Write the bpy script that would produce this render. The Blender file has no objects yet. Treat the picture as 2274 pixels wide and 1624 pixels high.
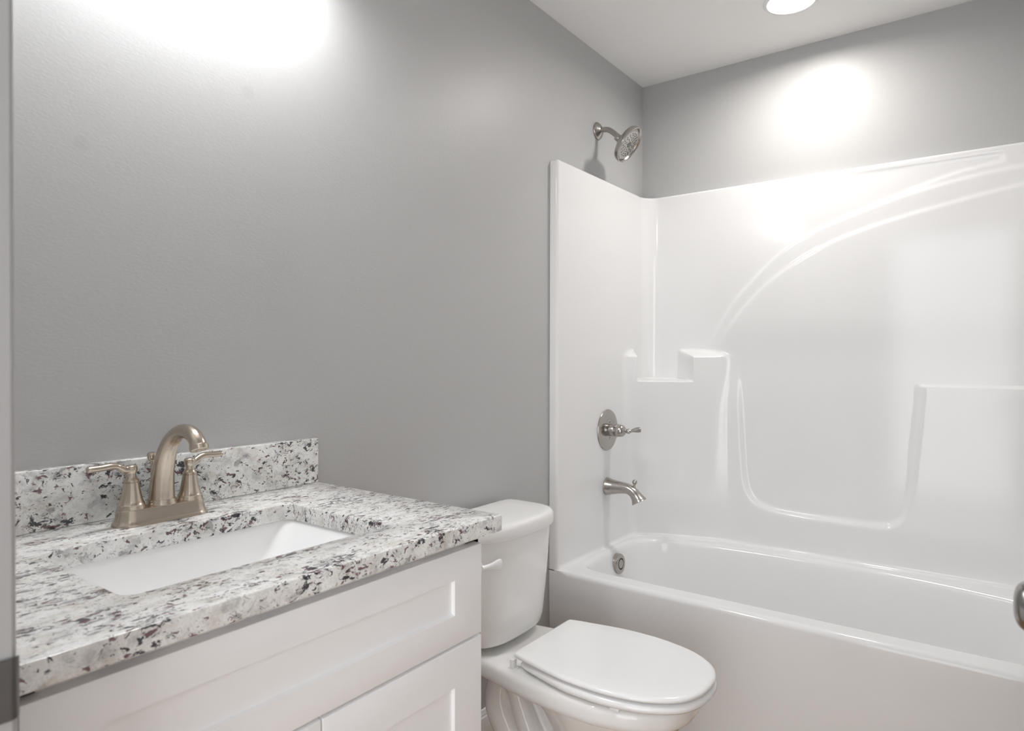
import bpy, bmesh, math
import numpy as np
from mathutils import Vector, Matrix

PI = math.pi
SC = bpy.context.scene
COL = SC.collection

# ------------------------------------------------------------------ camera, world, exposure
CAM_H = 1.187
F_PX = 1460.0
yaw, pitch, roll = math.radians(36.355), math.radians(-0.53), math.radians(0.11)
d = Vector((math.cos(yaw), math.sin(yaw), 0)); r = Vector((math.sin(yaw), -math.cos(yaw), 0)); u = Vector((0, 0, 1))
d2 = d * math.cos(pitch) + u * math.sin(pitch); u2 = u * math.cos(pitch) - d * math.sin(pitch)
r2 = r * math.cos(roll) + u2 * math.sin(roll); u3 = u2 * math.cos(roll) - r * math.sin(roll)
cam = bpy.data.cameras.new('camera'); cam_ob = bpy.data.objects.new('camera', cam); COL.objects.link(cam_ob)
m = Matrix((r2, u3, -d2)).transposed().to_4x4(); m.translation = Vector((0, 0, CAM_H))
cam_ob.matrix_world = m
cam.sensor_fit = 'HORIZONTAL'; cam.sensor_width = 36.0; cam.lens = 36.0 * F_PX / 2274.0
cam.clip_start = 0.02; cam.clip_end = 50
cam.dof.use_dof = True; cam.dof.focus_distance = 1.75; cam.dof.aperture_fstop = 7.1
SC.camera = cam_ob

SC.view_settings.view_transform = 'Standard'; SC.view_settings.look = 'None'
SC.view_settings.gamma = 1.0; SC.view_settings.use_curve_mapping = False
SC.view_settings.exposure = 0.19

WORLD_STRENGTH = 4.0
CAN_POWER = 6.8; CAN_SPREAD = 167.0
VANITY_STRENGTH = 9.5
DIFFUSER_STRENGTH = 88.0
w = bpy.data.worlds.new('world'); SC.world = w; w.use_nodes = True
bg = w.node_tree.nodes['Background']; bg.inputs[0].default_value = (0.93, 0.965, 1.0, 1); bg.inputs[1].default_value = WORLD_STRENGTH
SC.cycles.max_bounces = 14; SC.cycles.diffuse_bounces = 8; SC.cycles.glossy_bounces = 6
SC.cycles.caustics_reflective = False; SC.cycles.caustics_refractive = False
SC.cycles.sample_clamp_indirect = 6.0
SC.cycles.use_denoising = True

# ------------------------------------------------------------------ key dimensions (metres)
YB = 1.29      # wall behind vanity, toilet and shower fittings
XR = 2.742     # wall behind the long side of the tub
YN = -0.235    # wall at the other end of the tub
ZC = 2.413     # ceiling
XD = 0.168     # room face of the wall with the doorway
ZT = 0.902     # counter top

# ------------------------------------------------------------------ materials
def mat(name, color=(.8, .8, .8), rough=.5, metal=0., spec=.5, coat=0.):
    mt = bpy.data.materials.new(name); mt.use_nodes = True
    b = mt.node_tree.nodes['Principled BSDF']
    b.inputs['Base Color'].default_value = (*color, 1); b.inputs['Roughness'].default_value = rough
    b.inputs['Metallic'].default_value = metal; b.inputs['Specular IOR Level'].default_value = spec
    b.inputs['Coat Weight'].default_value = coat; b.inputs['Coat Roughness'].default_value = .05
    return mt

class NT:
    def __init__(s, mt): s.t = mt.node_tree; s.b = s.t.nodes['Principled BSDF']
    def n(s, kind, ins=None, **kw):
        nd = s.t.nodes.new(kind)
        for k, v in kw.items(): setattr(nd, k, v)
        for k, v in (ins or {}).items():
            if hasattr(v, 'is_output'): s.t.links.new(v, nd.inputs[k])
            else: nd.inputs[k].default_value = v
        return nd
    def link(s, a, b): s.t.links.new(a, b)
    def coord(s, which='Object'): return s.n('ShaderNodeTexCoord').outputs[which]
    def noise(s, vec, scale, detail=2., rough=.5, dist=0.):
        return s.n('ShaderNodeTexNoise', {'Vector': vec, 'Scale': scale, 'Detail': detail, 'Roughness': rough, 'Distortion': dist}).outputs['Fac']
    def ramp(s, fac, stops):
        nd = s.n('ShaderNodeValToRGB', {'Fac': fac}); e = nd.color_ramp.elements
        while len(e) < len(stops): e.new(.5)
        for el, (p, c) in zip(e, stops): el.position = p; el.color = c if len(c) == 4 else (*c, 1)
        return nd.outputs['Color']
    def mix(s, fac, a, b, blend='MIX'):
        nd = s.n('ShaderNodeMix', data_type='RGBA', blend_type=blend)
        for sock, v in ((nd.inputs[0], fac), (nd.inputs[6], a), (nd.inputs[7], b)):
            if hasattr(v, 'is_output'): s.link(v, sock)
            else: sock.default_value = v if isinstance(v, float) else (*v, 1) if len(v) == 3 else v
        return nd.outputs[2]
    def math(s, op, a, b=0., c=0.):
        nd = s.n('ShaderNodeMath', operation=op)
        for i, v in enumerate((a, b, c)):
            if hasattr(v, 'is_output'): s.link(v, nd.inputs[i])
            else: nd.inputs[i].default_value = v
        return nd.outputs[0]
    def bump(s, h, strength, dist):
        nd = s.n('ShaderNodeBump', {'Height': h, 'Strength': strength, 'Distance': dist}); s.link(nd.outputs[0], s.b.inputs['Normal'])

def wall_paint(name, col, spots=()):
    mt = mat(name, col, .41, 0, .5); t = NT(mt); c = t.coord()
    big = t.noise(c, 1.7, 2.)
    colr = t.mix(t.math('MULTIPLY', big, .06), col, tuple(x * .8 for x in col))
    for p, rad in spots:      # filled and rubbed patches in the drywall
        dd = t.n('ShaderNodeVectorMath', {0: c, 1: p}, operation='DISTANCE').outputs['Value']
        k = t.n('ShaderNodeMapRange', {'Value': dd, 'From Min': rad * .75, 'From Max': rad * 1.08, 'To Min': .15, 'To Max': 0.}).outputs[0]
        colr = t.mix(k, colr, tuple(x * .62 for x in col))
    t.link(colr, t.b.inputs['Base Color'])
    mp = t.n('ShaderNodeMapping', {'Vector': c, 'Scale': (1, 1, 1.9)}).outputs[0]
    h = t.math('ADD', t.noise(mp, 120., 3.), t.math('MULTIPLY', t.noise(c, 9., 2.), 1.2))
    t.bump(h, .11, .0022)
    return mt

def granite():
    mt = mat('granite', (.7, .7, .7), .13, 0, .5); t = NT(mt); c = t.coord()
    rot = t.n('ShaderNodeMapping', {'Vector': c, 'Rotation': (.55, .65, .5), 'Scale': (1., 1.9, 1.25)}).outputs[0]
    wn = t.n('ShaderNodeTexNoise', {'Vector': rot, 'Scale': 38., 'Detail': 2.})
    wsub = t.n('ShaderNodeVectorMath', {0: wn.outputs['Color'], 1: (.5, .5, .5)}, operation='SUBTRACT').outputs[0]
    wv = t.n('ShaderNodeVectorMath', {0: wsub, 'Scale': .028}, operation='SCALE').outputs[0]
    v = t.n('ShaderNodeVectorMath', {0: rot, 1: wv}, operation='ADD').outputs[0]
    def seed(k): return t.n('ShaderNodeMapping', {'Vector': v, 'Location': (k, k * .7, -k)}).outputs[0]
    base = t.ramp(t.noise(seed(1), 30., 6., .65), [(.28, (.48, .48, .48)), (.40, (.72, .715, .695)), (.50, (.82, .82, .80)), (.66, (.88, .88, .87))])
    beige = t.ramp(t.noise(seed(5), 24., 5., .65), [(.50, (0, 0, 0)), (.64, (1, 1, 1))])
    base = t.mix(t.math('MULTIPLY', beige, .38), base, (.55, .48, .40))
    grey = t.ramp(t.noise(seed(9), 40., 5., .65), [(.53, (0, 0, 0)), (.64, (1, 1, 1))])
    base = t.mix(t.math('MULTIPLY', grey, .46), base, (.33, .335, .35))
    grain = t.noise(c, 420., 2., .6)
    base = t.mix(1., base, t.ramp(grain, [(.3, (.86, .86, .86)), (.62, (1, 1, 1))]), 'MULTIPLY')
    clus = t.noise(seed(17), 13., 3.)
    def fleck(k, scale, thr, soft=.05, weight=.36):
        n = t.math('ADD', t.noise(seed(k), scale, 4., .6), t.math('MULTIPLY', t.math('SUBTRACT', clus, .5), weight))
        return t.ramp(n, [(thr, (0, 0, 0)), (thr + soft, (1, 1, 1))])
    base = t.mix(t.math('MULTIPLY', fleck(61, 50., .585, .06), .6), base, (.16, .16, .175))
    base = t.mix(t.math('MULTIPLY', fleck(33, 66., .612, .03), .9), base, (.125, .045, .055))
    base = t.mix(t.math('MULTIPLY', fleck(21, 80., .598, .03), .95), base, (.03, .03, .037))
    base = t.mix(t.math('MULTIPLY', fleck(41, 160., .625, .03, .25), .9), base, (.05, .05, .06))
    t.link(base, t.b.inputs['Base Color'])
    t.b.inputs['Coat Weight'].default_value = .0
    return mt

def wood_floor():
    mt = mat('wood_floor', (.4, .2, .08), .28); t = NT(mt); c = t.coord()
    mp = t.n('ShaderNodeMapping', {'Vector': c, 'Scale': (1, 1, 1), 'Rotation': (0, 0, 0)}).outputs[0]
    br = t.n('ShaderNodeTexBrick', {'Vector': mp, 'Color1': (.45, .30, .18, 1), 'Color2': (.51, .345, .215, 1), 'Mortar': (.08, .04, .02, 1), 'Scale': 1., 'Mortar Size': .0012, 'Brick Width': 1.1, 'Row Height': .085})
    g = t.noise(t.n('ShaderNodeMapping', {'Vector': c, 'Scale': (3, 60, 1)}).outputs[0], 1.5, 5.)
    t.link(t.mix(t.math('MULTIPLY', g, .45), br.outputs['Color'], (.33, .17, .075)), t.b.inputs['Base Color'])
    return mt

def brushed(name, col, rough, axis_scale=(8, 8, 900)):
    mt = mat(name, col, rough, 1.0); t = NT(mt); c = t.coord()
    n = t.noise(t.n('ShaderNodeMapping', {'Vector': c, 'Scale': axis_scale}).outputs[0], 1., 3.)
    t.link(t.n('ShaderNodeMapRange', {'Value': n, 'To Min': rough * .75, 'To Max': rough * 1.25}).outputs[0], t.b.inputs['Roughness'])
    return mt

def emitter(name, col, strength):
    mt = mat(name, (.9, .9, .9), .4); b = mt.node_tree.nodes['Principled BSDF']
    b.inputs['Emission Color'].default_value = (*col, 1); b.inputs['Emission Strength'].default_value = strength
    return mt

GREY = (.470, .470, .468)
M_wall = wall_paint('wall_paint', GREY, [((.80, 1.29, 1.7565), .016), ((.482, 1.29, 1.564), .014)])
M_ceil = wall_paint('ceiling_paint', (.86, .86, .85))
NT(M_ceil).b.inputs['Roughness'].default_value = .7
M_trim = mat('trim_paint', (.84, .84, .84), .3)
M_gel = mat('gelcoat', (.80, .80, .80), .11, 0, .4)
M_china = mat('china', (.85, .845, .835), .07, 0, .5)
M_seat = mat('seat_plastic', (.86, .86, .86), .16, 0, .5)
M_sink = mat('sink_china', (.92, .92, .92), .08, 0, .5)
M_cab = mat('cabinet_lacquer', (.89, .89, .90), .32, 0, .5)
M_gran = granite()
M_floor = wood_floor()
M_fauc = brushed('faucet_nickel', (.57, .495, .415), .23)
M_nick = brushed('shower_nickel', (.45, .425, .40), .22)
M_face = mat('spray_face', (.46, .44, .42), .36, .7)
M_knob = mat('knob_nickel', (.36, .35, .34), .2, 1.)
M_dark = mat('dark_rubber', (.02, .02, .02), .5)
M_dgrey = mat('dark_grey_plastic', (.12, .12, .12), .4)
M_lens = emitter('lamp_lens', (1., .95, .9), 5.0)
M_glass = emitter('frosted_shade', (.985, .99, 1.), VANITY_STRENGTH)

M_diff = emitter('frosted_diffuser', (.985, .99, 1.), DIFFUSER_STRENGTH)

# ------------------------------------------------------------------ helpers
def put(name, V, F, material, parent=None, angle=35, mats=None, fmat=None):
    """one mesh object from world-space vertices"""
    V = np.asarray(V, float)
    if parent is None: org = Vector(((V[:, 0].min() + V[:, 0].max()) / 2, (V[:, 1].min() + V[:, 1].max()) / 2, V[:, 2].min()))
    else: org = parent['_org'] if '_org' in parent else parent.location
    org = np.array(org)
    me = bpy.data.meshes.new(name); me.from_pydata((V - org).tolist(), [], [list(map(int, f)) for f in F])
    for mm in (mats or [material]): me.materials.append(mm)
    if fmat is not None: me.polygons.foreach_set('material_index', fmat)
    me.validate(); me.update()
    bm = bmesh.new(); bm.from_mesh(me); bmesh.ops.recalc_face_normals(bm, faces=bm.faces); bm.to_mesh(me); bm.free()
    me.polygons.foreach_set('use_smooth', [True] * len(me.polygons))
    if angle < 180: me.set_sharp_from_angle(angle=math.radians(angle))
    o = bpy.data.objects.new(name, me); COL.objects.link(o)
    if parent is None: o.location = org
    else: o.parent = parent
    return o

def put_local(name, V, F, material, parent, angle=35, mats=None, fmat=None):
    o = put(name, V, F, material, None, angle, mats, fmat)
    world = np.array(world_org(parent)); o.location = Vector(np.array(o.location) - world); o.parent = parent
    return o
def world_org(o):
    p = Vector(o.location)
    while o.parent: o = o.parent; p += o.location
    return p
def part(name, geo, material, parent=None, angle=35, **kw):
    V, F = geo
    return put(name, V, F, material, None, angle, **kw) if parent is None else put_local(name, V, F, material, parent, angle, **kw)

def tag(o, label, cat, group=None):
    o['label'] = label; o['category'] = cat
    if group: o['group'] = group
    return o
def thing(name, loc, label, cat, group=None):
    o = bpy.data.objects.new(name, None); COL.objects.link(o); o.location = loc; o.empty_display_size = .05
    return tag(o, label, cat, group)
def struct(o): o['kind'] = 'structure'; return o

def join(*geos):
    V, F, n = [], [], 0
    for v, f in geos:
        v = [tuple(p) for p in v]; V += v; F += [[i + n for i in q] for q in f]; n += len(v)
    return V, F

def bm_geo(bm):
    bm.verts.index_update()
    g = ([tuple(v.co) for v in bm.verts], [[v.index for v in f.verts] for f in bm.faces]); bm.free(); return g

def box(x0, x1, y0, y1, z0, z1, bev=0., seg=2):
    bm = bmesh.new(); bmesh.ops.create_cube(bm, size=1)
    for v in bm.verts: v.co = Vector(((x0 + x1) / 2 + v.co.x * (x1 - x0), (y0 + y1) / 2 + v.co.y * (y1 - y0), (z0 + z1) / 2 + v.co.z * (z1 - z0)))
    if bev: bmesh.ops.bevel(bm, geom=bm.edges[:], offset=bev, segments=seg, profile=.5, affect='EDGES')
    return bm_geo(bm)

def frame_axes(axis):
    a = Vector(axis).normalized(); h = Vector((0, 0, 1)) if abs(a.z) < .9 else Vector((1, 0, 0))
    x = h.cross(a).normalized(); y = a.cross(x); return a, x, y

def loft(rings, cap0=True, cap1=True, closed=True):
    n = len(rings[0]); V = [tuple(p) for rg in rings for p in rg]; F = []
    for k in range(len(rings) - 1):
        for i in range(n if closed else n - 1):
            j = (i + 1) % n; F.append([k * n + i, k * n + j, (k + 1) * n + j, (k + 1) * n + i])
    if cap0: F.append(list(range(n))[::-1])
    if cap1: F.append([(len(rings) - 1) * n + i for i in range(n)])
    return V, F

def lathe(prof, origin, axis, seg=48, cap0=True, cap1=True):
    """prof: (distance along axis, radius)"""
    a, x, y = frame_axes(axis); o = Vector(origin); rings = []
    for t, rr in prof:
        rr = max(rr, 1e-5)
        rings.append([o + a * t + (x * math.cos(q) + y * math.sin(q)) * rr for q in np.linspace(0, 2 * PI, seg, endpoint=False)])
    return loft(rings, cap0, cap1)

def spline(pts, n, closed=False):
    """Catmull-Rom (centripetal-ish via chord parameter), n samples"""
    P = np.array(pts, float); m_ = len(P)
    if closed: P = np.vstack([P[-1], P, P[0], P[1]])
    else: P = np.vstack([2 * P[0] - P[1], P, 2 * P[-1] - P[-2]])
    segs = len(P) - 3; out = []
    for tt in np.linspace(0, segs, n, endpoint=not closed):
        k = min(int(tt), segs - 1); s = tt - k; p0, p1, p2, p3 = P[k:k + 4]
        out.append(.5 * ((2 * p1) + (p2 - p0) * s + (2 * p0 - 5 * p1 + 4 * p2 - p3) * s * s + (3 * p1 - p0 - 3 * p2 + p3) * s ** 3))
    return np.array(out)

def tube(pts, radii, n=40, seg=28, flat=None, side=(1, 0, 0), caps=True):
    """swept tube; pts control points, radii per control point; flat = (side scale, normal scale) per control point"""
    P = spline(pts, n); R = np.interp(np.linspace(0, 1, n), np.linspace(0, 1, len(radii)), radii)
    if len(radii) > 2: R = spline([[q] for q in radii], n)[:, 0]
    S = spline(flat, n) if flat is not None else np.ones((n, 2))
    T = np.gradient(P, axis=0); T /= np.linalg.norm(T, axis=1)[:, None]; sd = np.array(side, float); rings = []
    for p, t, rr, s in zip(P, T, R, S):
        x = sd - t * sd.dot(t); x /= np.linalg.norm(x); y = np.cross(t, x)
        rings.append([p + (x * math.cos(q) * s[0] + y * math.sin(q) * s[1]) * rr for q in np.linspace(0, 2 * PI, seg, endpoint=False)])
    return loft(rings, caps, caps)

def rrect(x0, x1, y0, y1, rad, k=8, side=10):
    """rounded rectangle loop with fixed point counts"""
    out = []
    cs = [((x1 - rad, y0 + rad), -PI / 2), ((x1 - rad, y1 - rad), 0), ((x0 + rad, y1 - rad), PI / 2), ((x0 + rad, y0 + rad), PI)]
    for q, ((cx, cy), a0) in enumerate(cs):
        for a in np.linspace(a0, a0 + PI / 2, k): out.append((cx + rad * math.cos(a), cy + rad * math.sin(a)))
        (nx, ny), na = cs[(q + 1) % 4]; e = out[-1]; s = (nx + rad * math.cos(na), ny + rad * math.sin(na))
        for tt in np.linspace(0, 1, side + 2)[1:-1]: out.append((e[0] + (s[0] - e[0]) * tt, e[1] + (s[1] - e[1]) * tt))
    return np.array(out)

def ring(loop, z): return [(p[0], p[1], z) for p in loop]
def inset(loop, dist):
    """offset a counter-clockwise loop inwards"""
    L = np.array(loop); T = np.roll(L, -1, 0) - np.roll(L, 1, 0); T /= np.linalg.norm(T, axis=1)[:, None]
    N = np.stack([-T[:, 1], T[:, 0]], 1); return L + N * dist
def sstep(e0, e1, x):
    t = np.clip((x - e0) / (e1 - e0), 0, 1); return t * t * (3 - 2 * t)

# ------------------------------------------------------------------ the room
def slab(name, x0, x1, y0, y1, z0, z1, m_): return struct(part(name, box(x0, x1, y0, y1, z0, z1), m_))
slab('floor', -1.6, XR + .1, -1.5, 2.4, -.1, 0, M_floor)
slab('ceiling', XD - .11, XR + .1, YN - .1, YB + .1, ZC, ZC + .1, M_ceil)
def quad_wall(name, x0, x1, y0, y1): return slab(name, x0, x1, y0, y1, 0, ZC, M_wall)
o = quad_wall('wall_back', XD - .11, XR + .1, YB, YB + .1)
o.data.transform(Matrix.Translation(o.location)); o.location = (0, 0, 0)       # its object space is the room's, for the patch marks
quad_wall('wall_right', XR, XR + .1, YN, YB)
quad_wall('wall_near', XD - .11, XR + .1, YN - .1, YN)
# wall with the doorway: two piers and a header as one wall
OPEN0, OPEN1, OPENZ = -.10, .60, 2.04
struct(part('wall_left', join(box(XD - .11, XD, OPEN1 + .02, YB, 0, ZC), box(XD - .11, XD, YN, OPEN0 - .02, 0, ZC), box(XD - .11, XD, OPEN0 - .02, OPEN1 + .02, OPENZ + .02, ZC)), M_wall))

# unseen hall beyond the doorway; walls added to shape the fill light through it
HX = -1.9; HY0_, HY1_ = -1.45, .78
slab('wall_hall_baffle_near', HX, XD - .11, HY0_ - .1, HY0_, 0, ZC, M_wall)
slab('wall_hall_baffle_far', HX, XD - .11, HY1_, HY1_ + .1, 0, ZC, M_wall)
slab('ceiling_hall_baffle', HX, XD - .11, HY0_ - .1, HY1_ + .1, ZC, ZC + .1, M_ceil)
pt = bpy.data.lights.new('world_fill_portal', 'AREA'); pt.shape = 'RECTANGLE'; pt.size = HY1_ - HY0_; pt.size_y = ZC; pt.cycles.is_portal = True
pto = bpy.data.objects.new('world_fill_portal', pt); COL.objects.link(pto); pto.location = (HX, (HY0_ + HY1_) / 2, ZC / 2); pto.rotation_euler = (PI / 2, 0, -PI / 2)

# door frame: jambs, head and casing of one white trim, colour darkened to stand in for low light, with the strike plate on the latch side
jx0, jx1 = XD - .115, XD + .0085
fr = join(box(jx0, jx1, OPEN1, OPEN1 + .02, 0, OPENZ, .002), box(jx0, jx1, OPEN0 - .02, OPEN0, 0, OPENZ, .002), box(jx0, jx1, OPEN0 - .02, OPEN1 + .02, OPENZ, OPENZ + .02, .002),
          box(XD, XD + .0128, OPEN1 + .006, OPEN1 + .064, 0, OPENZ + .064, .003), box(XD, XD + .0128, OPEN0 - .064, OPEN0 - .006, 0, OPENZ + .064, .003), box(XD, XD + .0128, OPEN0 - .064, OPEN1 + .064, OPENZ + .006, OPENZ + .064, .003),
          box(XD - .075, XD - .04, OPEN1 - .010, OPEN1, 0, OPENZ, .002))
frame_ob = struct(part('trim_1', fr, mat('door_frame_shade_paint', (.43, .43, .435), .35)))
def strike():
    zc, hz = .9365, .0235; rings = []
    pts = [(XD - .022, OPEN1 - .0016), (XD + .003, OPEN1 - .0018), (XD + .0075, OPEN1 - .0014), (XD + .0108, OPEN1 + .0006), (XD + .0126, OPEN1 + .0040)]
    P = spline(pts, 20); T = np.gradient(P, axis=0); T /= np.linalg.norm(T, axis=1)[:, None]; N = np.stack([-T[:, 1], T[:, 0]], 1)
    for i, (p, n_) in enumerate(zip(P, N)):
        k = i / 19.; h = hz * (1. - .12 * max(0, k - .6))
        a, b = p - n_ * .0008, p + n_ * .0008
        rings.append([(a[0], a[1], zc - h), (a[0], a[1], zc + h), (b[0], b[1], zc + h), (b[0], b[1], zc - h)])
    return loft(rings)
part('strike_plate', strike(), mat('strike_metal', (.17, .165, .16), .35, 1.), frame_ob)

# baseboards with a moulded top
def baseboard(name, x0, x1):
    pr = [(0, 0), (-.013, 0), (-.013, .062), (-.0115, .068), (-.0085, .071), (-.0085, .076), (-.006, .081), (-.005, .0875), (-.002, .0895), (0, .0895)]
    rings = [[(x, YB + a, b) for a, b in pr] for x in (x0, x1)]
    return struct(part(name, loft(rings), M_trim, angle=25))
baseboard('baseboard_back', .945, 1.974)

# open door swung against the near wall, with its egg knob
door_x0, door_x1, door_y = .186, .915, -.077
def shaker_box(x0, x1, z0, z1, yf, th, stile, rail_b, rail_t, depth, ease=.0016, out=-1, chamf=.004):
    """framed panel facing -y (out=-1) or +y: face at yf, thickness th"""
    s = -out
    def rect(a, b, c, d_, y): return [(a, y, c), (b, y, c), (b, y, d_), (a, y, d_)]
    e = ease
    R = [rect(x0, x1, z0, z1, yf + s * th), rect(x0, x1, z0, z1, yf + s * e), rect(x0 + e * .3, x1 - e * .3, z0 + e * .3, z1 - e * .3, yf + s * e * .3), rect(x0 + e, x1 - e, z0 + e, z1 - e, yf),
         rect(x0 + stile, x1 - stile, z0 + rail_b, z1 - rail_t, yf), rect(x0 + stile + .0004, x1 - stile - .0004, z0 + rail_b + chamf, z1 - rail_t - chamf * .25, yf + s * depth)]
    return loft(R)
door = struct(part('door_1', join(box(door_x0, door_x1, door_y - .035, door_y, .012, 2.03, .002)), M_trim))
KX, KZ = .856, .9345
knob_prof = [(0, .011), (.006, .0105), (.016, .010), (.022, .0125), (.026, .019), (.031, .0245), (.037, .0268), (.044, .0268), (.050, .0255), (.055, .0225), (.0585, .0175), (.0605, .010), (.0612, 0)]
kp = spline(knob_prof, 40)
knob = part('knob', lathe([(a, b) for a, b in kp], (KX, door_y, KZ), (0, 1, 0), 56), M_knob, door, 60)
part('rosette', lathe([(0, .032), (.003, .032), (.006, .030), (.009, .022), (.010, .013)], (KX, door_y, KZ), (0, 1, 0), 48), M_knob, door, 40)
door['label'] = 'white open door standing along the near wall'

# ------------------------------------------------------------------ bathtub and shower surround (one moulded unit)
XA = 1.979; ZR = .435; PL = 1.255; PR = -.20; PX = 2.715; FIL = .062
unit = thing('tub_shower_unit', (XA + .37, .528, 0), 'white one-piece fiberglass bathtub with moulded shower walls', 'bathtub')

def arc(cx, cy, rad, a0, a1, n): return [(cx + rad * math.cos(a), cy + rad * math.sin(a)) for a in np.linspace(a0, a1, n)]
def line(p, q, n): return [tuple(np.array(p) + (np.array(q) - np.array(p)) * t) for t in np.linspace(0, 1, n)]
# corner sections: base (plain fillet) against column (diagonal face)
CL0, CL1 = (2.505, PL), (PX, .884)       # far-left corner column
CR0, CR1 = (PX, .06), (2.62, PR)        # right-hand corner column
def resample(pts, n):
    P = np.array(pts, float); L = np.r_[0, np.cumsum(np.linalg.norm(np.diff(P, axis=0), axis=1))]
    q = np.linspace(0, L[-1], n); return np.stack([np.interp(q, L, P[:, 0]), np.interp(q, L, P[:, 1])], 1)
def soft(pts, n, rad):
    """polyline of three points with a rounded middle"""
    return resample(pts, n)
f0 = line((XA, YB - .001), (XA, PL + .012), 6) + arc(XA + .012, PL + .012, .012, PI, PI * 1.5, 9)[1:] + line((XA + .012, PL), (2.44, PL), 90)[1:]
NC = 150
cl_base = resample(line((2.44, PL), (PX - FIL, PL), 40) + arc(PX - FIL, PL - FIL, FIL, PI / 2, 0, 40)[1:] + line((PX, PL - FIL), (PX, .70), 60)[1:], 4000)
cl_col = resample(line((2.44, PL), CL0, 20) + line(CL0, CL1, 60)[1:] + line(CL1, (PX, .70), 20)[1:], 4000)
def smooth_curve(P, width):
    k = np.ones(width) / width; Q = np.pad(P, ((width, width), (0, 0)), mode='edge')
    # extend linearly at the ends so they stay put
    for c_ in range(2):
        Q[:width, c_] = P[0, c_] + (P[1, c_] - P[0, c_]) * np.arange(-width, 0); Q[-width:, c_] = P[-1, c_] + (P[-1, c_] - P[-2, c_]) * np.arange(1, width + 1)
    R = np.stack([np.convolve(Q[:, c_], k, 'same') for c_ in range(2)], 1)[width:-width]; R[0] = P[0]; R[-1] = P[-1]; return R
cl_col = smooth_curve(cl_col, 380)
# non-uniform stations so the niche sides stay crisp
def stations(n, hot, wid, gain):
    q = np.linspace(0, 1, 6000); dens = 1 + sum(gain * np.exp(-((q - h) / wid) ** 2) for h in hot); c_ = np.cumsum(dens); c_ = (c_ - c_[0]) / (c_[-1] - c_[0])
    return np.interp(np.linspace(0, 1, n), c_, q)
cl_low = smooth_curve(resample(line((2.44, PL), (2.562, PL), 20) + line((2.562, PL), (PX, .865), 60)[1:] + line((PX, .865), (PX, .70), 12)[1:], 4000), 380)
LC = np.r_[0, np.cumsum(np.linalg.norm(np.diff(cl_col, axis=0), axis=1))]; LC /= LC[-1]
def on_col(pt): return LC[np.argmin(np.linalg.norm(cl_col - np.array(pt), axis=1))]
uN0, uN1 = on_col((2.5415, 1.2035)), on_col((2.6460, 1.0165))
US = stations(NC, (uN0, uN1), .02, 5)
def samp(P, q): s = np.linspace(0, 1, len(P)); return np.stack([np.interp(q, s, P[:, 0]), np.interp(q, s, P[:, 1])], 1)
clb, clc, cld = samp(cl_base, US), samp(cl_col, US), samp(cl_low, US)
# pair the niche's edges: base points meet the column points along the face normal
mid = np.array(line((PX, .70), (PX, .25), 130))
cr_base = resample(line((PX, .25), (PX, PR + FIL), 40) + arc(PX - FIL, PR + FIL, FIL, 0, -PI / 2, 30)[1:] + line((PX - FIL, PR), (2.48, PR), 20)[1:], 2000)
cr_col = smooth_curve(resample(line((PX, .25), CR0, 10) + line(CR0, CR1, 40)[1:] + line(CR1, (2.48, PR), 10)[1:], 2000), 360)
UR = np.linspace(0, 1, 90); crb, crc = samp(cr_base, UR), samp(cr_col, UR)
f1 = np.array(line((2.48, PR), (XA + .012, PR), 50) + arc(XA + .012, PR - .012, .012, PI / 2, PI, 9)[1:] + line((XA, PR - .012), (XA, YN + .001), 5)[1:])
f0 = np.array(f0)
base = np.vstack([f0, clb[1:], mid[1:], crb[1:], f1[1:]])
colm = np.vstack([f0, clc[1:], mid[1:], crc[1:], f1[1:]])
coll = np.vstack([f0, cld[1:], mid[1:], crc[1:], f1[1:]])
iL0, iL1 = len(f0) - 1, len(f0) - 1 + NC - 1
iM1 = iL1 + len(mid) - 1; iR1 = iM1 + 89
ucol = np.full(len(base), -1.); ucol[iL0:iL1 + 1] = US
isL = np.zeros(len(base), bool); isL[iL0:iL1 + 1] = True
isR = np.zeros(len(base), bool); isR[iM1:iR1 + 1] = True
ZTOP = 1.901
def zstations():
    hot = [(ZR + .01, .02, 6), (1.10, .015, 6), (1.20, .025, 5), (ZTOP, .012, 6), (1.09, .02, 4)]
    q = np.linspace(ZR - .004, ZTOP, 8000); dens = 1 + sum(g * np.exp(-((q - h) / w_) ** 2) for h, w_, g in hot); c_ = np.cumsum(dens); c_ = (c_ - c_[0]) / (c_[-1] - c_[0])
    return np.interp(np.linspace(0, 1, 330), c_, q)
ZS = zstations()
T = np.gradient(base, axis=0); T /= np.linalg.norm(T, axis=1)[:, None]; NB = np.stack([T[:, 1], -T[:, 0]], 1)   # towards the bather
# for the flange pieces this normal faces the room
S_ = np.arange(len(base))
# relief of the long wall: outer and inner arch lines (y, z)
A_out = np.array([(1.03, 1.12), (.9783, 1.2357), (.9200, 1.345), (.8585, 1.4387), (.801, 1.5011), (.730, 1.573), (.6533, 1.6352), (.575, 1.676), (.4886, 1.7098), (.294, 1.7676), (.1496, 1.797), (.0588, 1.811), (-.0649, 1.823), (-.22, 1.83)])
A_in = np.array([(.99, 1.12), (.9376, 1.2354), (.865, 1.350), (.7759, 1.4542), (.712, 1.510), (.6413, 1.5586), (.55, 1.610), (.45, 1.6505), (.2943, 1.6939), (.1037, 1.7329), (-.0649, 1.7618), (-.22, 1.79)])
A_out, A_in = spline(A_out, 400), spline(A_in, 400)
U_loop = [(.875, 1.30), (.872, 1.15), (.858, .95), (.846, .80), (.832, .69), (.805, .635), (.755, .604), (.65, .588), (.50, .585), (.34, .586), (.288, .600), (.256, .645), (.242, .72), (.227, .88), (.214, 1.05), (.205, 1.30)]
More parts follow.
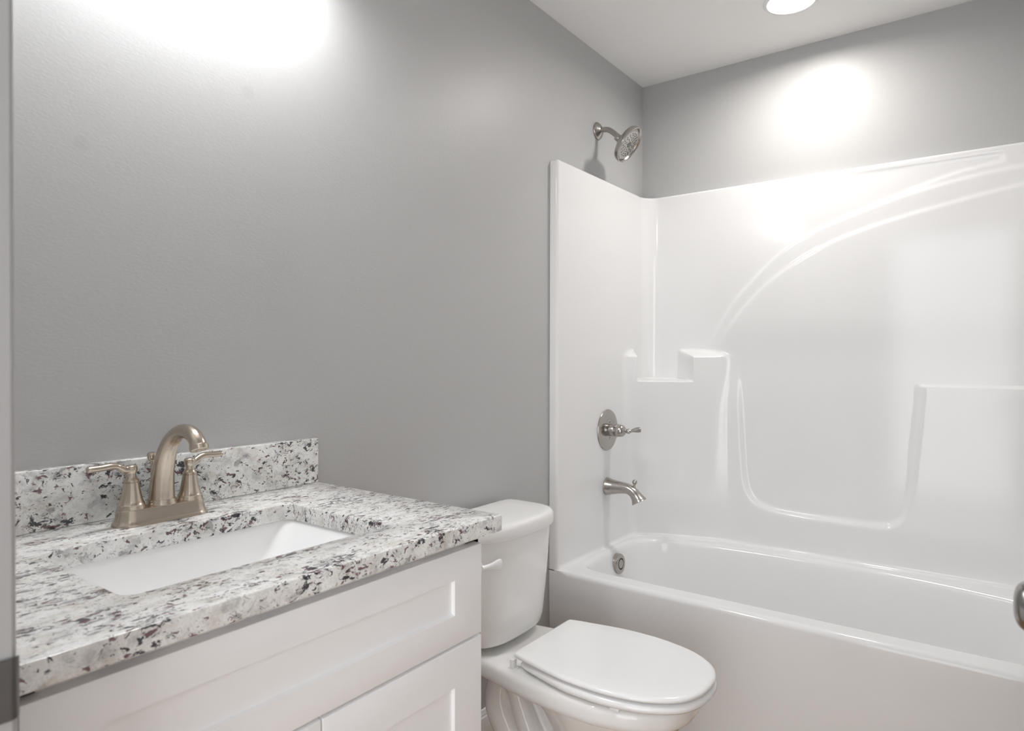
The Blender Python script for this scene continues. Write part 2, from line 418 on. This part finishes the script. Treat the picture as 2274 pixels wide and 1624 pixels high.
U_loop = spline(U_loop, 400)
def sdist(poly, Y, Z, closed=False):
    """unsigned distance to polyline, vectorised"""
    out = np.full(Y.shape, 9.)
    for i in range(0, len(poly) - 1, 2):
        j = min(i + 2, len(poly) - 1); a, b = poly[i], poly[j]; ab = b - a; L2 = ab.dot(ab) + 1e-12
        t = np.clip(((Y - a[0]) * ab[0] + (Z - a[1]) * ab[1]) / L2, 0, 1)
        out = np.minimum(out, (Y - a[0] - ab[0] * t) ** 2 + (Z - a[1] - ab[1] * t) ** 2)
    return np.sqrt(out)
def relief(Y, Z):
    """offset of the long wall towards the bather, metres"""
    so = np.argsort(A_out[:, 0]); si = np.argsort(A_in[:, 0])
    zo = np.interp(Y, A_out[so, 0], A_out[so, 1]); zi = np.interp(Y, A_in[si, 0], A_in[si, 1])
    do = np.where(Z < zo, -1, 1) * sdist(A_out, Y, Z); di = np.where(Z < zi, -1, 1) * sdist(A_in, Y, Z)
    band = sstep(-.007, .007, di) * (1 - sstep(-.007, .007, do))
    below = (1 - sstep(-.007, .007, di)) * np.where(Z < 1.24, 1 - sstep(.93, .99, Y), 1.)
    h = .0050 * band * sstep(1.17, 1.32, Z) + .0095 * below * sstep(1.16, 1.36, Z)
    # spandrel between arch and top edge, sunk a little at its right end
    sp = sstep(-.006, .006, do - .028 * sstep(.45, .05, Y)) * (1 - sstep(1.868, 1.884, Z + .0)) * sstep(-.022, -.006, Y) * sstep(.62, .25, Y)
    h -= .005 * sp
    # lower part thicker than the recess framed by the U line
    uu = np.argsort(U_loop[:, 1]); inside = np.ones_like(Y)
    dU = sdist(U_loop, Y, Z)
    # sign: inside when between the two legs and above the bottom curve
    half = len(U_loop) // 2; zl = U_loop[:half]; zr = U_loop[half:]
    yl = np.interp(Z, zl[::-1, 1], zl[::-1, 0], left=0.5, right=.875); yr = np.interp(Z, zr[:, 1], zr[:, 0], left=.5, right=.205)
    ins = (Y < yl) & (Y > yr)
    sd = np.where(ins, -dU, dU)
    raised = sstep(-.014, .014, sd)
    ztop = np.where(Y > .5, 1.196, 1.091); wid = np.where(Y > .5, .036, .014)
    top = 1 - np.clip((Z - ztop) / wid, 0, 1) ** 1 ; top = top * top * (3 - 2 * top)
    return h, .0125 * raised * top * (.45 + .55 * sstep(.45, .58, Z)) * np.where(Y > .5, 1 - .92 * sstep(.96, 1.18, Z), 1.)
def smax(a, b):
    """how far the softly rounded maximum of a and b stands beyond b"""
    k = 1.2 * np.clip(np.minimum(a, b), 0, None); return .5 * (a + b + np.sqrt((a - b) ** 2 + k * k)) - b
def surround():
    n = len(base); rows = []
    onw = (base[:, 0] > PX - .001)
    wallmask = np.zeros(n); wallmask[iL0:iR1 + 1] = 1.
    inner = np.clip((S_ - 12) / 4., 0, 1) * np.clip((n - 1 - 10 - S_) / 4., 0, 1)
    for z in ZS:
        # left corner column with its soap niche
        wt = 1 - sstep(1.196, 1.234, z)
        if z > 1.094:
            k = sstep(1.094, 1.109, z)
            side = sstep(uN0 - .012, uN0 + .012, ucol) * (1 - sstep(uN1 - .012, uN1 + .012, ucol))
            wl = wt * (1 - side * k)
        else: wl = np.ones(n) * wt * (.85 + .15 * sstep(.46, .62, z))
        wR = np.zeros(n)
        wgt = np.where(isL, wl, np.where(isR, wR, 0.))
        kz = min(1., max(0., (1.12 - z) / .6)); cz = colm * (1 - kz) + coll * kz
        P = base * (1 - wgt)[:, None] + cz * wgt[:, None]
        # long-wall relief, faded where the columns already stand proud
        Y = base[:, 1]; ha, hb = relief(Y, np.full(n, z))
        niche = side * sstep(1.090, 1.100, z) if z > 1.094 else 0.
        hb = hb * (1 - np.where(isL, niche, 0.)) * np.where(isL, np.clip((1.17 - Y) / .05, 0, 1), 1.) * np.where(isR, np.clip((Y - PR - FIL) / .05, 0, 1), 1.)
        off = np.where(onw, ha * np.clip(1 - (PX - P[:, 0]) / .05, 0, 1) + smax(hb, PX - P[:, 0]), 0.)
        # concave foot into the tub deck
        rf = .015; dz = z - ZR
        if dz < rf: off = off + inner * (rf - math.sqrt(max(0, rf * rf - (rf - max(dz, 0)) ** 2)))
        # rounded top lip turning back to the wall
        dt = ZTOP - z; rt = .010
        if dt < rt: off = off - (rt - math.sqrt(max(0, rt * rt - (rt - dt) ** 2)))
        Q = P + NB * off[:, None]
        rows.append(np.c_[Q, np.full(n, z)])
    back = base - NB * .0255
    back[:, 1] = np.clip(back[:, 1], YN + .001, YB - .001)
    rows.append(np.c_[base - NB * .014, np.full(n, ZTOP + .0005)]); rows.append(np.c_[back, np.full(n, ZTOP + .0005)])
    return loft(rows, False, False, closed=False)
part('surround_walls', surround(), M_gel, unit, 180)

# tub: deck, basin and apron
half = [(2.055, .528), (2.055, .80), (2.055, 1.04), (2.0575, 1.12), (2.070, 1.178), (2.105, 1.210), (2.20, 1.226), (2.34, 1.229), (2.46, 1.222), (2.535, 1.195), (2.585, 1.140), (2.612, 1.05), (2.640, .90), (2.656, .72), (2.661, .528)]
mir = [(x, 2 * .528 - y) for x, y in half[1:-1]][::-1]
edge = resample(np.vstack([spline(half + mir, 900, True), [half[0]]]), 361)[:-1]
if np.sum(edge[:, 0] * np.roll(edge[:, 1], -1) - np.roll(edge[:, 0], -1) * edge[:, 1]) < 0: edge = edge[::-1]
cx, cy = 2.364, .528
def tub():
    out = []                                   # outer loop radially matched to the basin edge
    x0, x1, y0, y1 = XA + .018, PX + .01, PR - .02, PL + .02
    for p in edge:
        # nearest point on the outer rectangle along the edge normal, clamped
        q = np.array(p); dx = q - np.array((cx, cy)); s = 9.
        for lim, k in ((x0, 0), (x1, 0), (y0, 1), (y1, 1)):
            if abs(dx[k]) > 1e-6:
                t = (lim - (cx, cy)[k]) / dx[k]
                if t > 0: s = min(s, t)
        out.append(np.array((cx, cy)) + dx * s)
    out = np.array(out)
    rings = [ring(out, ZR), ring(edge * .97 + out * .03 if False else inset(edge, -.010), ZR)]
    prof = [(-.004, .0006), (0., .0022), (.0045, .0062), (.008, .012), (.011, .024), (.016, .055), (.026, .12), (.042, .20), (.060, .26), (.085, .305), (.12, .330), (.18, .345), (.25, .350)]
    for dd, zz in prof:
        k = np.array((1 - dd / .31, 1 - dd * 1.35 / .70)); L = (edge - (cx, cy)) * k + (cx, cy); rings.append(ring(L, ZR - zz))
    basin = loft(rings, False, True)
    ya, yb = YN + .001, YB - .001; rr = .018
    pr = [(XA + rr, ZR)] + [(XA + rr - rr * math.sin(a), ZR - rr + rr * math.cos(a)) for a in np.linspace(0, PI / 2, 10)[1:]] + [(XA, .38), (XA + .004, .20), (XA + .008, .05), (XA + .008, 0.), (XA + .05, 0.)]
    ys = np.linspace(ya, yb, 260)
    def prof_at(y):
        k = max(0., min(1., (y - (PL - .045)) / .04)) if y > .5 else max(0., min(1., ((PR + .045) - y) / .04)); k = k * k * (3 - 2 * k)
        q = rr * (1 - k) + .0012 * k
        top = [(XA + rr, ZR + .0005 * k)] + [(XA + q - q * math.sin(a), ZR - q + q * math.cos(a)) for a in np.linspace(0, PI / 2, 10)[1:]]
        return top + pr[10:]
    apron = loft([[(a, y, b) for a, b in prof_at(y)] for y in ys], False, False, closed=False)
    corner = []
    for (a0, a1) in ((PL + .0, yb), (ya, PR - .0)):
        corner.append(([(XA + rr, a0, ZR), (XA + .06, a0, ZR), (XA + .06, a1, ZR), (XA + rr, a1, ZR)], [[0, 1, 2, 3]]))
    return join(basin, apron, *corner)
part('tub', tub(), M_gel, unit, 60)

# ------------------------------------------------------------------ shower fittings on the end wall
SX = 2.325
sh = thing('wall_shower', (SX, YB, 2.10), 'round nickel shower head on a bent arm above the white surround', 'shower')
fl = [(0, .034), (.003, .0345), (.006, .033), (.010, .029), (.015, .022), (.019, .016), (.021, .0135), (.021, .011)]
part('wall_flange', lathe(fl, (SX, YB, 2.1005), (0, -1, 0), 48), M_nick, sh, 60)
part('shower_arm', tube([(SX, 1.285, 2.1005), (SX, 1.262, 2.1005), (SX, 1.240, 2.0955), (SX, 1.220, 2.081), (SX, 1.204, 2.066), (SX, 1.190, 2.053)], [.0105] * 6, 40, 24), M_nick, sh, 60)
ax = Vector((.11, -.80, -.59)).normalized(); hc = Vector((2.3215, 1.1525, 2.0215))
part('ball_joint', lathe([(-.060, .0125), (-.0505, .0125), (-.050, .0140), (-.046, .0140), (-.040, .0125), (-.036, .018)], hc, ax, 40), M_nick, sh, 40)
bell = [(-.041, .012), (-.0395, .020), (-.037, .0238), (-.031, .0250), (-.0235, .0258), (-.0215, .031), (-.0195, .045), (-.016, .060), (-.011, .0685), (-.004, .0712), (.006, .0722), (.009, .0715), (.0105, .069), (.0085, .0662), (.003, .064), (.0005, .0625), (.0, .0)]
part('spray_head', lathe(bell, hc, ax, 72), M_nick, sh, 45)
def face_geo():
    a, x, y = frame_axes(ax); Vs, Fs, fm = [], [], []
    def add(g, k):
        n = len(Vs); Vs.extend([tuple(p) for p in g[0]]); Fs.extend([[i + n for i in q] for q in g[1]]); fm.extend([k] * len(g[1]))
    add(lathe([(.0, .060), (.0035, .0595), (.0045, .057), (.0045, .054), (.0040, .0532), (.0045, .0524), (.0048, .0)], hc, ax, 64), 0)
    add(lathe([(.004, .0125), (.0062, .012), (.0064, .0)], hc, ax, 32), 1)
    for rad, cnt, ph in ((.020, 8, .2), (.0285, 12, 0.), (.037, 14, .15), (.0455, 18, 0.)):
        for k in range(cnt):
            q = 2 * PI * k / cnt + ph; c0 = hc + (x * math.cos(q) + y * math.sin(q)) * rad
            add(lathe([(.004, .0019), (.0062, .0016), (.0064, .0)], c0, ax, 8), 2)
    return Vs, Fs, fm
V_, F_, fm_ = face_geo()
part('spray_face', (V_, F_), M_face, sh, 40, mats=[M_face, M_dgrey, M_dark], fmat=fm_)

VX, VZ = 2.351, .905
vv = thing('shower_valve', (VX, PL, VZ), 'round nickel shower valve plate with lever handle above the tub spout', 'faucet')
pl = [(0, .0815), (.002, .0825), (.0045, .081), (.007, .076), (.0095, .064), (.0105, .052), (.0105, .0445), (.0095, .0435), (.0088, .0415), (.0085, .021)]
part('escutcheon', lathe(pl, (VX, PL, VZ), (0, -1, 0), 72), M_nick, vv, 30)
for s in (-1, 1): part('screw', lathe([(.008, .0045), (.0105, .0045), (.0112, .0035), (.0112, 0)], (VX + .008, PL, VZ + s * .033), (0, -1, 0), 20), M_nick, vv, 30)
part('sleeve', lathe([(.008, .0245), (.036, .0245), (.038, .0235), (.038, .018)], (VX, PL, VZ), (0, -1, 0), 48), M_nick, vv, 30)
hd = part('lever_handle', join(lathe([(.040, .022), (.041, .0255), (.047, .0262), (.049, .0245), (.055, .0250), (.066, .0235), (.072, .0205), (.077, .0150), (.080, .009), (.084, .0068), (.088, .0085), (.0925, .0105), (.097, .0100), (.101, .0070), (.104, .0052)], (VX, PL, VZ), (0, -1, 0), 48),
     tube([(VX, PL - .100, VZ + .0005), (VX, PL - .108, VZ + .002), (VX, PL - .116, VZ + .005), (VX, PL - .126, VZ + .007), (VX, PL - .140, VZ + .009), (VX, PL - .146, VZ + .0095)], [.0055, .0055, .0075, .0098, .0102, .0088], 36, 20, [(.8, 1), (.75, 1), (.6, 1), (.5, 1), (.45, 1), (.4, .95)])), M_nick, vv, 40)

SPX = 2.349
sp = thing('tub_spout', (SPX, PL, .65), 'nickel tub spout with a small diverter knob on top', 'faucet')
part('spout_body', tube([(SPX, PL, .6785), (SPX, 1.247, .6785), (SPX, 1.225, .679), (SPX, 1.19, .680), (SPX, 1.163, .6785), (SPX, 1.140, .668), (SPX, 1.125, .652), (SPX, 1.116, .6385), (SPX, 1.1125, .6325)],
     [.0352, .0340, .0285, .0232, .0208, .0206, .0228, .0285, .0312], 60, 40), M_nick, sp, 45)
part('diverter_knob', lathe([(-.014, .0055), (0., .0045), (.004, .0048), (.007, .0080), (.011, .0098), (.0155, .0098), (.020, .0075), (.0222, .003), (.0224, 0)], (SPX, 1.134, .6955), (0, -.10, 1), 28), M_nick, sp, 60)

OX, OZ = 2.352, .3745
ov = thing('overflow_plate', (OX, 1.224, OZ), 'round nickel overflow cover inside the end of the bathtub', 'drain')
part('cover', lathe([(-.016, .0395), (.022, .0395), (.027, .0385), (.0295, .036), (.030, .032), (.030, .0225), (.026, .0222), (.026, .0)], (OX, 1.222, OZ), (0, -1, .06), 56), M_nick, ov, 30)
part('button', lathe([(.024, .0178), (.030, .0178), (.0312, .0165), (.0314, 0)], (OX, 1.222, OZ), (0, -1, .06), 48), M_nick, ov, 30)
part('gap_ring', lathe([(.0258, .0225), (.0263, .0222), (.0263, .0178)], (OX, 1.222, OZ), (0, -1, .06), 48, True, True), M_dark, ov, 30)

# ------------------------------------------------------------------ vanity cabinet
cab = thing('vanity_cabinet', (.56, 1.03, 0), 'white shaker vanity cabinet under the granite counter', 'cabinet')
CX0, CX1, CYF = XD + .001, .9365, .7655
part('body', join(box(CX0, CX0 + .016, CYF + .019, YB - .002, .10, .8715, .0008), box(CX1 - .016, CX1, CYF + .019, YB - .002, .10, .8715, .0008), box(CX0, CX1, YB - .010, YB - .002, .10, .8715), box(CX0, CX1, CYF + .019, YB - .002, .10, .116),
     box(CX0, CX0 + .075, CYF, CYF + .019, .10, .8715, .0012), box(CX1 - .04, CX1, CYF, CYF + .019, .10, .8715, .0012), box(CX0, CX1, CYF, CYF + .019, .845, .8715, .0012), box(CX0, CX1, CYF, CYF + .019, .68, .705, .0012), box(CX0, CX1, CYF, CYF + .019, .10, .125, .0012), box(CX0, CX1, CYF + .06, CYF + .078, 0, .10), box(CX1 - .016, CX1, CYF + .06, YB - .002, 0, .10)), M_cab, cab)
DX0, DX1, DYF = .2235, .9215, .7455
part('false_drawer_front', shaker_box(DX0, DX1, .6945, .8555, DYF, .0195, .0725, .051, .049, .007, chamf=.003), M_cab, cab, 25)
XM = .5725
part('cabinet_door', shaker_box(DX0, XM - .0018, .115, .6895, DYF, .0195, .0725, .068, .068, .007, chamf=.003), M_cab, cab, 25)
part('cabinet_door', shaker_box(XM + .0018, DX1, .115, .6895, DYF, .0195, .0725, .068, .068, .007, chamf=.003), M_cab, cab, 25)

# ------------------------------------------------------------------ granite counter with backsplash, undermount sink
GX0, GX1, GY0, GY1, GZ0 = XD + .001, .9615, .7285, YB - .001, .872
HX0, HX1, HY0, HY1 = .357, .782, .838, 1.1215
def counter():
    e = .0035; outer = rrect(GX0, GX1, GY0, GY1, .004, 8, 10); hole = rrect(HX0, HX1, HY0, HY1, .020, 8, 10)
    R = [ring(hole, GZ0), ring(inset(hole, -.0001), ZT - .003), ring(inset(hole, -.001), ZT - .0009), ring(inset(hole, -.003), ZT), ring(inset(outer, e), ZT), ring(inset(outer, e * .3), ZT - e * .3), ring(outer, ZT - e), ring(outer, GZ0 + .002), ring(inset(outer, .002), GZ0), ring(hole, GZ0)]
    return loft(R, False, False)
ctr = thing('vanity_countertop', (.565, 1.0, GZ0), 'speckled white and black granite counter slab on the white vanity', 'countertop')
part('slab', counter(), M_gran, ctr, 30)
part('backsplash', box(GX0, GX1 - .001, YB - .0265, YB - .001, ZT, 1.0035, .002), M_gran, ctr, 30)
def caulk():
    return box(GX0, GX1 - .002, YB - .0285, YB - .0262, ZT - .0005, ZT + .0018)

def sink_geo():
    R = []
    def rr(dx0, dx1, dy0, dy1, rad): return rrect(HX0 + dx0, HX1 - dx1, HY0 + dy0, HY1 - dy1, rad)
    lv = [((-.03, -.03, -.03, -.03, .03), -.0115), ((-.03, -.03, -.03, -.03, .03), -.0005), ((-.006, -.006, -.006, -.006, .024), -.0005), ((-.003, -.003, -.004, -.004, .024), -.003), ((.001, .006, -.001, -.002, .024), -.012), ((.010, .030, .004, .003, .026), -.045),
          ((.024, .062, .011, .010, .030), -.085), ((.032, .080, .018, .018, .036), -.106), ((.046, .098, .032, .034, .040), -.118), ((.075, .125, .06, .06, .04), -.122), ((.17, .19, .12, .12, .02), -.125)]
    for p, z in lv: R.append(ring(rr(*p), GZ0 + z))
    return loft(R, False, True)
snk = thing('undermount_sink', (.57, .98, .74), 'white rectangular undermount sink below the granite cutout', 'sink')
part('basin', sink_geo(), M_sink, snk, 50)
part('drain', lathe([(0, .022), (.002, .0215), (.003, .018), (.0015, .016), (.0015, 0)], (.568, .98, GZ0 - .1245), (0, 0, 1), 32), M_nick, snk, 30)

# ------------------------------------------------------------------ sink faucet
FX, FY = .5715, 1.195
fc = thing('sink_faucet', (FX, FY, ZT), 'brushed nickel two handle faucet behind the sink', 'faucet')
def stadium(hl, rad, n=24):
    pts = [(FX + hl - rad + rad * math.cos(a), FY + rad * math.sin(a)) for a in np.linspace(-PI / 2, PI / 2, n)] + [(FX - hl + rad + rad * math.cos(a), FY + rad * math.sin(a)) for a in np.linspace(PI / 2, PI * 1.5, n)]
    return np.array(pts)
bs = [(0, .0815, .0285), (.003, .0815, .0285), (.0045, .0808, .0278), (.0065, .0790, .0262), (.010, .0772, .0246), (.016, .0757, .0232), (.022, .0748, .0224), (.0265, .0743, .0219), (.0275, .0735, .0211), (.0278, .0715, .0190)]
part('base_plate', loft([ring(stadium(hl, rd), ZT + z) for z, hl, rd in bs]), M_fauc, fc, 40)
for s in (-1, 1):
    hx = FX + s * .0508
    bl = [(.0275, .0222), (.030, .0222), (.0315, .0215), (.0335, .0208), (.0355, .0210), (.0372, .0200), (.0392, .0188), (.044, .0172), (.052, .0154), (.061, .0137), (.068, .0127), (.0725, .0122), (.0730, .0113), (.0738, .0113), (.0744, .0122)]
    hb = part('handle', lathe(bl + [(.0765, .0118), (.079, .0100), (.082, .0082), (.086, .0073), (.0895, .0073), (.0900, .0083), (.0905, .0083)], (hx, FY, ZT), (0, 0, 1), 48), M_fauc, fc, 35)
    z0 = ZT + .0965
    hub = lathe([(.0885, .0082), (.0905, .0090), (.0925, .0096), (.098, .0097), (.1005, .0092), (.1020, .0075), (.1024, 0)], (hx, FY, ZT), (0, 0, 1), 36)
    q = 1. if s < 0 else .92; b_ = 0. if s < 0 else .10
    lev = tube([(hx + s * a * q, FY + a * b_ + c, z0 + e) for a, c, e in ((0, 0, -.001), (.010, -.0005, -.001), (.0165, -.001, .0025), (.024, -.0015, .0065), (.034, -.002, .0078), (.050, -.003, .0068), (.066, -.0035, .0068), (.0695, -.0035, .0068))],
               [.0078, .0072, .0066, .0066, .0068, .0068, .0066, .0056], 46, 20, [(1, .95), (1, .92), (1, .88), (1, .84), (1, .82), (1.05, .82), (1.1, .84), (1.1, .8)], side=(0, 1, 0))
    part('lever', join(hub, lev), M_fauc, hb, 40)
part('spout', join(lathe([(.0275, .0250), (.030, .0250), (.0315, .0240), (.0330, .0235), (.0350, .0237), (.0368, .0228)], (FX, FY, ZT), (0, 0, 1), 48),
     tube([(FX, FY, ZT + .033), (FX, FY - .0012, ZT + .055), (FX, FY - .005, ZT + .082), (FX, FY - .0125, ZT + .106), (FX, FY - .0245, ZT + .128), (FX, FY - .042, ZT + .1465), (FX, FY - .066, ZT + .1585), (FX, FY - .090, ZT + .1615), (FX, FY - .110, ZT + .1565), (FX, FY - .1215, ZT + .1475), (FX, FY - .1265, ZT + .1395)],
          [.0216, .0202, .0186, .0170, .0154, .0140, .0130, .0126, .0126, .0130, .0138], 90, 36),
     lathe([(0, .0136), (.0015, .0150), (.0085, .0150), (.0095, .0140), (.0095, .010), (.007, .009), (.007, 0)], (FX, FY - .1262, ZT + .1415), (0, -.38, -1), 36)), M_fauc, fc, 40)
part('lift_rod', lathe([(.027, .0026), (.100, .0026), (.101, .0035), (.103, .0062), (.107, .0082), (.112, .0084), (.1155, .0070), (.117, .0035), (.1172, 0)], (FX - .001, FY + .033, ZT - .0005), (0, 0, 1), 28), M_fauc, fc, 40)

# ------------------------------------------------------------------ toilet
TX = 1.512
toi = thing('toilet', (TX, .95, 0), 'white two piece toilet with closed lid between vanity and tub', 'toilet')
def dsec(hw, yb, yf, z, nf=3.0, nb=9.0, N=96, xc=TX):
    yc = yb - (yb - yf) * .42; out = []
    for a in np.linspace(0, 2 * PI, N, endpoint=False):
        c, s = math.cos(a), math.sin(a); n_ = nb if s > 0 else nf
        # front uses a flat bowed superellipse, back a near-rectangle
        x = hw * math.copysign(abs(c) ** (2. / (nb if s > 0 else 3.0)), c)
        y = yc + ((yb - yc) * abs(s) ** (2. / nb) if s > 0 else -(yc - yf) * abs(s) ** (2. / nf))
        out.append((xc + x, y, z))
    return out
tank = [(.398, .134, 1.235, 1.105), (.4005, .144, 1.245, 1.090), (.406, .152, 1.252, 1.079), (.416, .157, 1.256, 1.072), (.44, .162, 1.258, 1.068), (.52, .173, 1.260, 1.063), (.62, .1845, 1.262, 1.059), (.7035, .190, 1.262, 1.056)]
part('tank', loft([dsec(hw, yb, yf, z) for z, hw, yb, yf in tank]), M_china, toi, 50)
lid = [(.7005, .187, 1.264, 1.052), (.7005, .1925, 1.268, 1.0445), (.7030, .1942, 1.270, 1.0425), (.712, .1948, 1.270, 1.042), (.727, .1942, 1.270, 1.0425), (.734, .192, 1.268, 1.045), (.7385, .187, 1.264, 1.050), (.7408, .180, 1.258, 1.058), (.7420, .170, 1.250, 1.070), (.7428, .10, 1.20, 1.12)]
part('tank_lid', loft([dsec(hw, yb, yf, z) for z, hw, yb, yf in lid]), M_china, toi, 60)
lx, lz = TX - .195, .648
part('flush_lever', join(lathe([(0, .013), (.008, .012), (.012, .010)], (lx, 1.078, lz), (0, -1, 0), 28),
     tube([(lx - .004, 1.062, lz), (lx + .012, 1.057, lz), (lx + .028, 1.052, lz + .0005), (lx + .042, 1.047, lz + .001), (lx + .054, 1.046, lz), (lx + .060, 1.047, lz - .001)], [.008, .0085, .0105, .0140, .0145, .0080], 36, 22, [(1, .9), (.8, .85), (.62, .9), (.5, 1), (.45, 1), (.4, .95)], side=(0, 1, 0))), M_seat, toi, 50)

def egg(hw, yb, yf, wback, z, N=120, ym=None):
    """closed outline: straight-ish back of half width wback, widest hw, pointed-oval front"""
    ym = ym if ym is not None else yb - (yb - yf) * .50; out = []
    side = [(0, yf), (hw * .30, yf + .0065), (hw * .60, yf + .034), (hw * .84, yf + .092), (hw * .965, yf + .165), (hw, ym), (hw * .985, ym + (yb - ym) * .32), (wback + (hw - wback) * .45, ym + (yb - ym) * .68), (wback, yb - .010), (wback - .010, yb)]
    S = spline(side, N // 2 + 1); L = [(TX + x, y, z) for x, y in S]; R = [(TX - x, y, z) for x, y in S[1:]][::-1]
    return L + R
def bowl_geo():
    ys = [(.3815, .168, 1.240, .575, .117), (.3765, .1755, 1.246, .5665, .1245), (.368, .178, 1.248, .564, .1265), (.345, .179, 1.246, .566, .125), (.332, .174, 1.240, .572, .120)]
    rim = loft([egg(hw, yb, yf, wb, z, ym=.78) for z, hw, yb, yf, wb in ys])
    bod = [(.345, .160, .985, .585, .115), (.31, .150, .97, .60, .105), (.27, .134, .95, .625, .09), (.22, .112, .93, .655, .075), (.16, .088, .95, .685, .065), (.09, .082, 1.10, .69, .070), (.04, .098, 1.17, .675, .090), (.02, .104, 1.18, .672, .096), (0.0, .106, 1.185, .67, .098)]
    body = loft([egg(hw, yb, yf, wb, z, ym=.80) for z, hw, yb, yf, wb in bod])
    web = box(TX - .040, TX + .040, .93, 1.12, .03, .36)
    gs = [rim, body, web]
    for s in (-1, 1):
        x = TX + s * .050
        # S-shaped trapway standing out on the side of the pedestal
        gs.append(tube([(x - s * .01, 1.09, .315), (x, 1.112, .275), (x + s * .004, 1.108, .222), (x + s * .004, 1.078, .165), (x + s * .002, 1.035, .105), (x, .985, .045), (x - s * .004, .95, .0)], [.030, .040, .045, .044, .042, .042, .044], 36, 24))
        gs.append(tube([(x + s * .012, 1.065, .325), (x + s * .014, 1.045, .275), (x + s * .018, 1.008, .205), (x + s * .018, .965, .14), (x + s * .016, .90, .075), (x + s * .010, .83, .03)], [.024, .028, .031, .031, .030, .030], 36, 22))
    return join(*gs)
bowl = part('bowl', bowl_geo(), M_china, toi, 180)
rm = bowl.modifiers.new('remesh', 'REMESH'); rm.mode = 'VOXEL'; rm.voxel_size = .0045; rm.use_smooth_shade = True
sm = bowl.modifiers.new('smooth', 'SMOOTH'); sm.factor = .5; sm.iterations = 6

SB, SF = 1.000, .532
def slab_rings(prof, hw, wb, yb, yf, ym):
    return [egg(hw - i, yb - i * b, yf + i, wb - i, z, ym=ym) for z, i, b in prof]
seat = slab_rings([(.3868, .024, 1), (.3872, .012, 1), (.3895, .0035, 1), (.395, .0, 1), (.4010, .0005, 1), (.4055, .004, 1), (.4078, .010, 1), (.4085, .020, 1)], .1785, .140, .985, .5305, .765)
part('seat', loft(seat), M_seat, toi, 60)
lidp = slab_rings([(.4128, .016, .3), (.4135, .005, .3), (.4155, .001, .3), (.4195, .0, .3), (.4235, .002, .3), (.4258, .006, .4), (.4270, .012, .6)], .1765, .143, SB + .004, SF, .765)
for kk, zz in ((.75, .4279), (.4, .4287), (.12, .4290)): lidp.append([(TX + (p[0] - TX) * kk, .78 + (p[1] - .78) * kk, zz) for p in lidp[6]])
part('lid', loft(lidp), M_seat, toi, 60)
for s in (-1, 1):
    part('hinge', join(box(TX + s * .130 - .011, TX + s * .130 + .011, SB - .004, SB + .020, .3805, .3850, .002), box(TX + s * .136 - .0075, TX + s * .136 + .0075, SB + .000, SB + .014, .3830, .4075, .003)), M_seat, toi, 40)
for yq, sx, hx in ((.70, 1, .157), (.90, 1, .120), (.70, -1, .157), (.90, -1, .120)):
    part('seat_bumper', box(TX + sx * hx - .008, TX + sx * hx + .008, yq - .012, yq + .012, .3795, .3885, .002), M_seat, toi, 40)

# ------------------------------------------------------------------ lamps
LX, LY = 2.38, .572
can = thing('recessed_ceiling_light', (LX, LY, ZC), 'round recessed light in the ceiling above the bathtub', 'ceiling light')
part('lens', lathe([(-.002, .0745), (.003, .0745), (.0042, .070), (.0045, 0)], (LX, LY, ZC), (0, 0, -1), 64), M_lens, can, 40)
part('trim_ring', lathe([(-.002, .0745), (.0025, .0748), (.0055, .0775), (.0055, .081), (.003, .0885), (0.001, .0905), (-.002, .0905)], (LX, LY, ZC), (0, 0, -1), 64, False, False), M_trim, can, 40)

cl = bpy.data.lights.new('can_lamp', 'AREA'); cl.shape = 'DISK'; cl.size = .145; cl.energy = CAN_POWER; cl.color = (1., .965, .93); cl.spread = math.radians(CAN_SPREAD)
clo = bpy.data.objects.new('can_lamp', cl); COL.objects.link(clo); clo.location = (0, 0, -.0062); clo.parent = can

VLX, VLZ = .650, 2.250
van = thing('vanity_light', (VLX, YB, VLZ), 'three-shade nickel vanity light on the grey wall above the sink', 'wall light')
part('backplate', box(VLX - .33, VLX + .33, YB - .022, YB - .0005, VLZ - .03, VLZ + .03, .006, 3), M_fauc, van)
for k in (-1, 0, 1):
    x = VLX + k * .195
    a_ = part('arm', tube([(x, YB - .02, VLZ), (x, YB - .06, VLZ + .002), (x, YB - .088, VLZ - .002), (x, YB - .095, VLZ - .02)], [.008] * 4, 24, 16), M_fauc, van, 50)
    part('holder', lathe([(0, .02), (.02, .022), (.03, .026)], (x, YB - .095, VLZ - .012), (0, 0, -1), 32), M_fauc, van, 50)
    part('lamp_shade', lathe([(0, .024), (.02, .036), (.05, .047), (.085, .054), (.11, .057), (.112, .056), (.110, .054)], (x, YB - .095, VLZ - .035), (0, 0, -1), 40, True, False), M_glass, van, 50)
    part('diffuser', lathe([(.107, .0545), (.110, .0535), (.1105, 0)], (x, YB - .095, VLZ - .035), (0, 0, -1), 40), M_diff, van, 50)
